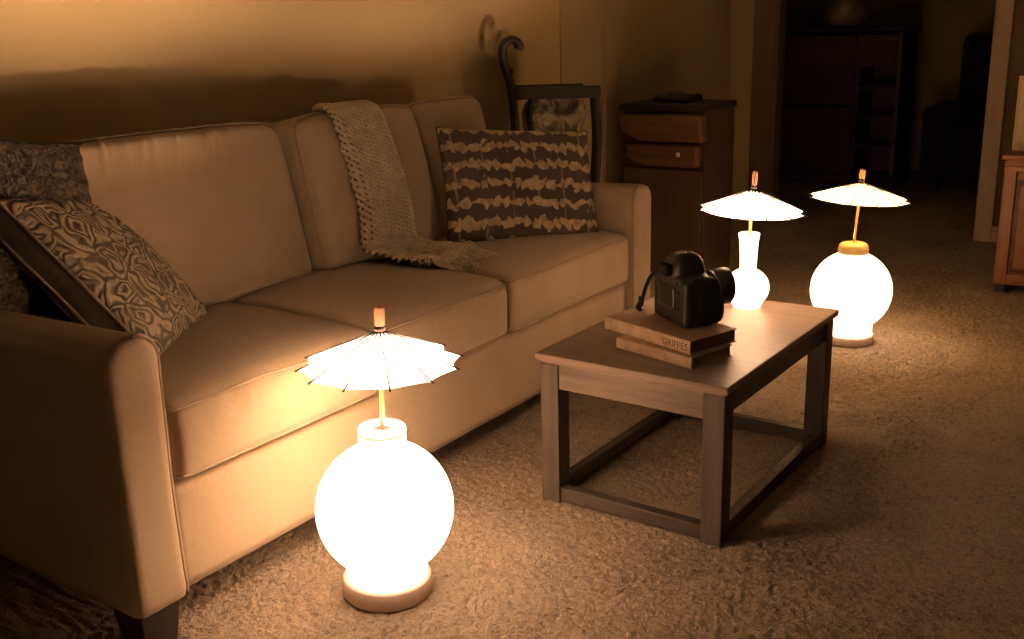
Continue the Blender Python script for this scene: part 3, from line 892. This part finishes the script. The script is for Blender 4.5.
# ------------------------------------------------------------------ books
def book(label, corner, ang, L, W, T, text=None, z=0.0):
    """corner = near spine end; local +y along the spine, +x across the cover"""
    r = thing('book', label, 'book', (corner[0], corner[1], z), ang, 'books under the camera')
    ct = 0.003
    bm = bmesh.new(); add_box(bm, 0.004, W - .004, 0.003, L - .003, ct, T - ct, bev=0.0008, seg=1); from_bm('pages', bm, 'pages', r)
    bm = bmesh.new(); add_box(bm, 0, W, 0, L, 0, ct, bev=.0008, seg=1); add_box(bm, 0, W, 0, L, T - ct, T, bev=.0008, seg=1)
    from_bm('cover', bm, 'cover', r)
    # rounded spine
    V = []; F = []; n = 10
    for j, y in enumerate((0, L)):
        for k in range(n + 1):
            a = PI / 2 + PI * k / n; V.append((0.002 + 0.004 * math.cos(a), y, T / 2 + T / 2 * math.sin(a)))
        for k in range(n + 1):
            a = PI * 1.5 - PI * k / n; V.append((0.004 + 0.002 * math.cos(a), y, T / 2 + (T / 2 - .001) * math.sin(a)))
    m = 2 * (n + 1)
    for k in range(m): F.append((k, (k + 1) % m, m + (k + 1) % m, m + k))
    F.append(tuple(range(m))[::-1]); F.append(tuple(range(m, 2 * m)))
    sp = mk('spine', V, F, 'spine', r, smooth=False)
    if text:
        cu = bpy.data.curves.new('title', 'FONT'); cu.body = text; cu.size = T * 0.72; cu.extrude = 0.0002; cu.align_x = 'LEFT'
        t = bpy.data.objects.new('tmp', cu); col.objects.link(t)
        dg = bpy.context.evaluated_depsgraph_get(); me = bpy.data.meshes.new_from_object(t.evaluated_get(dg))
        bpy.data.objects.remove(t); me.materials.clear(); me.materials.append(M['ink'])
        to = bpy.data.objects.new('spine_title', me); col.objects.link(to); to.parent = sp
        # text reads toward local -y, facing -x
        to.matrix_local = Matrix(((0, 0, -1, -0.0024), (-1, 0, 0, 0.098), (0, 1, 0, T * 0.25), (0, 0, 0, 1)))
    return r
book('thinner tan book lying on the table beneath the larger book', (2.238, 1.008), math.radians(-15.5), 0.258, 0.158, 0.030, None, TZ)
book('larger worn tan book with printed spine on top of the thinner one, camera on it', (2.258, 1.022), math.radians(-19.0), 0.318, 0.172, 0.036, 'GRIFFES', TZ + .030)

# ------------------------------------------------------------------ camera on the books
cm = thing('camera', 'black digital SLR camera with strap lying on the two books', 'camera', (2.430, 1.122, TZ + .066), math.radians(-126)); cm.scale = (1.13, 1.13, 1.13)
# local: +x = camera's right-hand side, +y = lens direction
def crb(name, c, h, r, n, mat, fn=None, par=None, rot=None):
    V, F = rbox(*h, r, *n, fn); mt = Matrix.Translation(c)
    if rot is not None: mt = mt @ rot
    return mk(name, [mt @ v for v in V], F, mat, par or cm)
def bodyfn(p, q):
    t = (p.z + .059) / .118
    # sloping shoulders
    if p.z > 0.025: p.z -= 0.012 * max(0, abs(p.x) - .035) / .04 * ((p.z - .025) / .034)
    return p
body = crb('body', (0, 0, .059), (.078, .040, .059), .010, (24, 12, 20), 'black', bodyfn)
def gripfn(p, q):
    t = (p.z + .056) / .112; p.y += 0.006 * math.sin(t * PI * 1.6); return p
crb('grip', (.060, .024, .058), (.021, .038, .055), .017, (10, 14, 16), 'rubber', gripfn)
crb('grip_pad', (-.064, -.006, .058), (.0155, .031, .048), .010, (8, 12, 14), 'rubber')
# prism hump
def humpfn(p, q):
    t = max(0, (p.z + .03) / .06); k = 1 - 0.26 * t ** 2.2; p.x *= k; p.y *= 1 - 0.22 * t; return p
crb('viewfinder_hump', (-.004, .002, .128), (.044, .046, .034), .026, (18, 16, 14), 'black', humpfn)
crb('eyepiece', (-.004, -.046, .126), (.020, .010, .014), .006, (8, 6, 6), 'rubber')
crb('flash_shoe', (-.004, -.008, .161), (.011, .011, .003), .0015, (4, 4, 2), 'metal')
crb('screen', (-.010, -.0405, .062), (.040, .0022, .028), .001, (6, 2, 6), 'gloss')
for (x, y, r, h, z) in ((-.055, -.004, .014, .016, .100), (.056, -.002, .013, .010, .103), (.062, .030, .007, .006, .104)):
    pr = [(r, z)] + [(r, z + h * .8), (r * .9, z + h), (0.001, z + h)]
    V, F = lathe(pr, 24, x, y)
    V = [Vector((v[0] + (0 if True else 0), v[1], v[2])) for v in V]; mk('dial', V, F, 'black', cm, smooth=False)
for (x, z) in ((.036, .098), (.046, .078), (.046, .058), (.046, .040)):
    V, F = lathe([(.0045, 0), (.0045, .002), (.003, .003), (.0005, .003)], 16)
    mt = Matrix.Translation((x, -.0398, z)) @ Matrix.Rotation(PI / 2, 4, 'X'); mk('button', [mt @ Vector(v) for v in V], F, 'gloss', cm)
LR = Matrix.Translation((-.004, .028, .070)) @ Matrix.Rotation(-PI / 2, 4, 'X')
lens = mk('lens', *xf(lathe([(.033, 0), (.035, .002), (.035, .012), (.033, .014), (.038, .022), (.041, .024), (.041, .044), (.039, .046), (.039, .052), (.042, .054), (.044, .086), (.0435, .088), (.040, .088), (.0365, .080), (.02, .070), (.001, .071)], 48), LR), 'black', cm)
ridges = []
for k in range(60):
    a = 2 * PI * k / 60; bm_r = []
    ridges.append(tube([Vector((.0412 * math.cos(a), .0412 * math.sin(a), .026)), Vector((.0412 * math.cos(a), .0412 * math.sin(a), .042))], .0009, 4))
mk('zoom_ring', *xf(join(ridges), LR), 'rubber', lens)
mk('front_element', *xf(lathe([(.0355, .073), (.03, .077), (.018, .080), (.001, .081)], 40), LR), 'gloss', lens)
# strap: flat webbing looping from the left lug out over the book
def ribbon(pts, width, thick, wdir):
    V = []; F = []; n = len(pts)
    for i, p in enumerate(pts):
        p = Vector(p); t = (Vector(pts[min(i + 1, n - 1)]) - Vector(pts[max(i - 1, 0)])).normalized()
        wd = (Vector(wdir) - t * Vector(wdir).dot(t)).normalized(); nn = t.cross(wd)
        for a, b in ((-1, -1), (1, -1), (1, 1), (-1, 1)): V.append(p + wd * a * width / 2 + nn * b * thick / 2)
    for i in range(n - 1):
        for k in range(4): F.append((i * 4 + k, i * 4 + (k + 1) % 4, i * 4 + 4 + (k + 1) % 4, i * 4 + 4 + k))
    F.append((3, 2, 1, 0)); F.append(tuple((n - 1) * 4 + k for k in range(4))); return V, F
def cr(pts, m=8):
    P = [Vector(p) for p in pts]; P = [P[0]] + P + [P[-1]]; out = []
    for i in range(1, len(P) - 2):
        for k in range(m):
            t = k / m; a, b, c, d = P[i - 1], P[i], P[i + 1], P[i + 2]
            out.append(0.5 * ((2 * b) + (-a + c) * t + (2 * a - 5 * b + 4 * c - d) * t * t + (-a + 3 * b - 3 * c + d) * t ** 3))
    out.append(P[-2]); return out
s1 = ribbon(cr([(-.074, -.004, .100), (-.088, -.020, .102), (-.098, -.036, .088), (-.102, -.048, .060), (-.104, -.054, .036), (-.100, -.060, .016)]), .009, .002, (0.5, 1, 0.2))
s2 = ribbon(cr([(-.100, -.060, .040), (-.099, -.062, .026), (-.103, -.066, .012), (-.100, -.060, .004)]), .014, .005, (1, 0.3, 0))
s3 = ribbon(cr([(-.074, .000, .098), (-.090, .004, .078), (-.100, .006, .058), (-.086, .010, .050), (-.075, .010, .052)]), .008, .002, (0, 1, 0.2))
mk('strap', *join([s1, s2, s3]), 'strap', cm, smooth=False)

# ------------------------------------------------------------------ dark armchair in the corner behind the sofa
ch = thing('wooden_armchair', 'black wooden armchair with scrolled back in the dark corner beyond the sofa', 'chair', (3.575, 2.42, 0), math.radians(-54))
def poly_tube(name, pts, r, mat, parent, seg=8): return mk(name, *tube(cr(pts, 6), r, seg), mat, parent)
for y in (0.0, 0.21):
    poly_tube('back_post', [(0.02, y, 0), (0.01, y, .45), (0.00, y, .80), (-.015, y, 1.0), (-.045, y, 1.12), (-.04, y, 1.185), (-.005, y, 1.205), (.022, y, 1.185), (.015, y, 1.165)], .016, 'chair', ch)
    bm = bmesh.new(); add_box(bm, -.01, .35 if y == 0 else .30, y - .026, y + .026, .966, 1.014, bev=.010, seg=3); from_bm('armrest', bm, 'chair', ch)
    poly_tube('arm_post', [(.325 if y == 0 else .27, y, .985), (.335 if y == 0 else .28, y, .80), (.32, y, .48), (.32, y, .0)], .021, 'chair', ch)
for z in (.86, 1.08): poly_tube('back_slat', [(-.02 if z > 1 else 0, 0, z), (-.035 if z > 1 else -.01, .105, z), (-.02 if z > 1 else 0, .21, z)], .014, 'chair', ch)
poly_tube('arm_brace', [(.07, 0, .985), (.055, 0, .90), (.06, 0, .82), (.045, 0, .50)], .013, 'chair', ch)
bm = bmesh.new(); add_box(bm, -.01, .35, -.02, .23, .44, .49, bev=.012, seg=3); from_bm('seat', bm, 'chair', ch)
cu_ = thing('folded_blanket', 'mottled grey and cream folded cloth heaped on the black wooden armchair', 'blanket', (3.575, 2.42, 0.494), math.radians(-54))
V, F = rbox(.125, .075, .24, .05, 24, 16, 26, lambda p, q: p + Vector((noise.noise(p * 11), noise.noise(p * 11 + Vector((5, 0, 0))), noise.noise(p * 9 + Vector((0, 7, 0))))) * .035)
mk('cloth', [v + Vector((.165, .105, .25)) for v in V], F, 'patch', cu_)

# ------------------------------------------------------------------ brown chest of drawers
cb = thing('drawer_chest', 'tall brown wooden chest of drawers with dark top in the corner by the doorway', 'cabinet', (4.60, 2.03, 0))
CY = 0.45; CX = 0.36; CZ = 0.875
box('carcass', (.02, CX, 0.0, CY - .0, 0.03, CZ - .03), 'drawerside', cb, .004)
bm = bmesh.new(); add_box(bm, -.012, CX + .006, -.008, CY + .008, CZ - .032, CZ, bev=.006); from_bm('top', bm, 'darktop', cb)
def bowfront(name, y0, y1, z0, z1, bow, mat):
    V, F = rbox(.022, (y1 - y0) / 2, (z1 - z0) / 2, .012, 4, 24, 14)
    out = []
    for v in V:
        t = (v.z + (z1 - z0) / 2) / (z1 - z0); x = v.x
        if v.x < 0: x -= bow * math.sin(min(1, t * 1.25) * PI / 2)
        # the far lower corner is rounded off
        z = v.z
        ey = (v.y / ((y1 - y0) / 2))
        if ey > .55: z += max(0, (1 - t)) * (ey - .55) / .45 * (z1 - z0) * .35
        out.append(Vector((x + .012, v.y + (y0 + y1) / 2, z + (z0 + z1) / 2)))
    return mk(name, out, F, mat, cb)
bowfront('drawer', .004, CY - .004, .695, .828, .035, 'drawer')
d2 = bowfront('drawer', .03, CY - .03, .575, .683, .010, 'drawer')
d3 = box('door', (-.002, .03, .012, CY - .012, .050, .562), 'drawerlow', cb, .006)
V, F = lathe([(.004, 0), (.005, .010), (.010, .016), (.011, .024), (.007, .030), (.001, .031)], 20)
def knob(par, y, z, mat='pull', x=-.012):
    mt = Matrix.Translation((x, y, z)) @ Matrix.Rotation(-PI / 2, 4, 'Y') @ Matrix.Scale(1.25, 4, (1, 0, 0)); mk('knob', [mt @ Vector(v) for v in V], F, mat, par)
knob(d2, .125, .64)
bm = bmesh.new()
for y in (0.0, CY - .05):
    for x in (.03, CX - .06): add_box(bm, x, x + .05, y, y + .05, -.006, .035, bev=.004)
from_bm('plinth', bm, 'drawerside', cb)
bag = tag(mk('soft_case', *rbox(.09, .10, .016, .014, 16, 18, 8, lambda p, q: p + Vector((0, 0, .016 * max(0, 1 - (q.x * 1.6) ** 2) * max(0, 1 - (q.y * 1.4) ** 2) * (q.z > 0) + .006 * noise.noise(p * 20))) ), 'darktop'), 'flat dark soft case lying on top of the brown drawer chest', 'bag')
bag.location = (4.78, 2.26, CZ + .020)

# ------------------------------------------------------------------ cherry cabinet at the right edge
rc = thing('sideboard', 'reddish cherry wood cabinet with framed door at the right edge of the photo', 'cabinet', (5.12, 0.795, -0.014))
box('carcass', (.018, .42, -.70, -.008, .05, .60), 'cherry', rc, .004)
bm = bmesh.new(); add_box(bm, -.012, .43, -.71, .010, .630, .652, bev=.007, seg=3); add_box(bm, 0, .425, -.705, -.002, .600, .632, bev=.008, seg=3); from_bm('top', bm, 'cherry', rc)
bm = bmesh.new(); add_box(bm, 0.004, .02, -.7, -.004, .575, .600, bev=.004); add_box(bm, 0.004, .02, -.058, -.004, .05, .58, bev=.004); add_box(bm, 0.004, .02, -.7, -.058, .05, .10, bev=.004); from_bm('face_frame', bm, 'cherry', rc)
d = box('door', (.000, .018, -.37, -.066, .112, .535), 'cherrydark', rc, .003)
bm = bmesh.new()
add_box(bm, -.007, .004, -.36, -.082, .130, .515, bev=.005, seg=3); from_bm('door_panel', bm, 'cherry', d)
V, F = lathe([(.006, 0), (.007, .012), (.016, .018), (.017, .026), (.011, .034), (.001, .036)], 24)
mt = Matrix.Translation((.004, -.128, .560)) @ Matrix.Rotation(-PI / 2, 4, 'Y'); mk('knob', [mt @ Vector(v) for v in V], F, 'darktop', rc)
for y in (-.060, -.69):
    for x in (.02, .37): box('foot', (x, x + .045, y, y + .05, -.006, .052), 'darktop', rc, .006)
pf = thing('picture_frame', 'cream board in a tan frame standing on the cherry cabinet', 'picture', (5.24, 0.772, 0.639), 0)
box('frame', (0, .02, -.24, .015, 0, .34), 'trim', pf, .003); box('board', (-.004, .004, -.225, 0.0, .015, .325), 'cream', pf, .001)

# ------------------------------------------------------------------ dark room beyond the doorway
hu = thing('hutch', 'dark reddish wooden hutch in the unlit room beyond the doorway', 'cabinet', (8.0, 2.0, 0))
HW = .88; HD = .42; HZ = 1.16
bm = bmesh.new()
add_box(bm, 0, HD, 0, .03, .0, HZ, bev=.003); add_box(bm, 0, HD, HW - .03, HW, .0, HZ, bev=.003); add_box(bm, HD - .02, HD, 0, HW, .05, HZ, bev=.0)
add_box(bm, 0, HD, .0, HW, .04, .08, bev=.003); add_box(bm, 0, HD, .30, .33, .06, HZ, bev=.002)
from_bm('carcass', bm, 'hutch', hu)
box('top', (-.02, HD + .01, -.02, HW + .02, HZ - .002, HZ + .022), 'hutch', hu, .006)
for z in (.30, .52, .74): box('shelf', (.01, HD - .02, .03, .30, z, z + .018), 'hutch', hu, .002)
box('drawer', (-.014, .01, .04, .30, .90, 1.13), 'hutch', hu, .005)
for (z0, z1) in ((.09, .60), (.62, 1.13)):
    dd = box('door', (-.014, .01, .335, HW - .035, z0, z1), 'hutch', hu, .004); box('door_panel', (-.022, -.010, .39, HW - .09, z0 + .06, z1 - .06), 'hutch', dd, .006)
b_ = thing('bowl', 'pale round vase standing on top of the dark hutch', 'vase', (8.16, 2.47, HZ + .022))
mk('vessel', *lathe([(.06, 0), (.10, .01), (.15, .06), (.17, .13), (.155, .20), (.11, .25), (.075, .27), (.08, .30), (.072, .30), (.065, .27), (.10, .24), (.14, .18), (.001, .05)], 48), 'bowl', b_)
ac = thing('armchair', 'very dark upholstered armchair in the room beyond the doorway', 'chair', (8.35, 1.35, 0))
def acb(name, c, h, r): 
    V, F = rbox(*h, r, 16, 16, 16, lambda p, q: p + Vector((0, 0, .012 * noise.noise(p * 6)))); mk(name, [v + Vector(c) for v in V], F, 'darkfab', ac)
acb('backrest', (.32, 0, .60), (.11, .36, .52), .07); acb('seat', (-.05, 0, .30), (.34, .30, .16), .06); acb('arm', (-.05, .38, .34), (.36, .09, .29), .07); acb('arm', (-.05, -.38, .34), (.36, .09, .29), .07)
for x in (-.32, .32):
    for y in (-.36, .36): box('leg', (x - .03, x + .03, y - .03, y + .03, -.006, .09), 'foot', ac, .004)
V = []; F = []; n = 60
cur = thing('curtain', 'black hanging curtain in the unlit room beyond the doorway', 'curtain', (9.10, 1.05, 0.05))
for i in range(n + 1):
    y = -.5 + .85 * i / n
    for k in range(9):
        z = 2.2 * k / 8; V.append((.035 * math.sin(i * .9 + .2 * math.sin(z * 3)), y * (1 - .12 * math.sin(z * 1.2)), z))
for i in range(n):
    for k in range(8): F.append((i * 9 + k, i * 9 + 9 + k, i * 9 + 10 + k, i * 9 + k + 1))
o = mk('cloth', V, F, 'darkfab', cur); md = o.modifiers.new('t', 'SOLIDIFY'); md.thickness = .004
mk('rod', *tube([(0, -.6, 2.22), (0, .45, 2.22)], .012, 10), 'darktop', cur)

# ------------------------------------------------------------------ bulbs shining up out of the lamp necks onto the paper parasols
L1.rotation_euler = Matrix.Rotation(math.radians(1.5), 3, Vector((0.79, 0.55, 0)).normalized()).to_euler()
def bulb(par, loc, power, size, color=(1.0, 0.585, 0.325), blend=0.25):
    ld = bpy.data.lights.new('bulb', 'SPOT'); ld.energy = power; ld.color = color; ld.spot_size = math.radians(size); ld.spot_blend = blend; ld.shadow_soft_size = 0.012
    o = bpy.data.objects.new('bulb', ld); col.objects.link(o); o.parent = par; o.location = loc; o.rotation_euler = (PI, 0, 0)
bulb(L1, (0.010, 0.006, 0.412), 238, 125, blend=0.6)
bulb(L3, (0.012, 0.004, 0.412), 75, 112)
bulb(l2, (0.012, 0.004, 0.232), 70, 152, blend=0.3)

# ------------------------------------------------------------------ world / view
w = bpy.data.worlds.new('world'); scene.world = w; w.use_nodes = True
w.node_tree.nodes['Background'].inputs[0].default_value = (0.02, 0.015, 0.01, 1); w.node_tree.nodes['Background'].inputs[1].default_value = 0.1
vs = scene.view_settings
vs.view_transform = 'Standard'; vs.look = 'None'; vs.gamma = 1; vs.use_curve_mapping = False; vs.exposure = 0.28
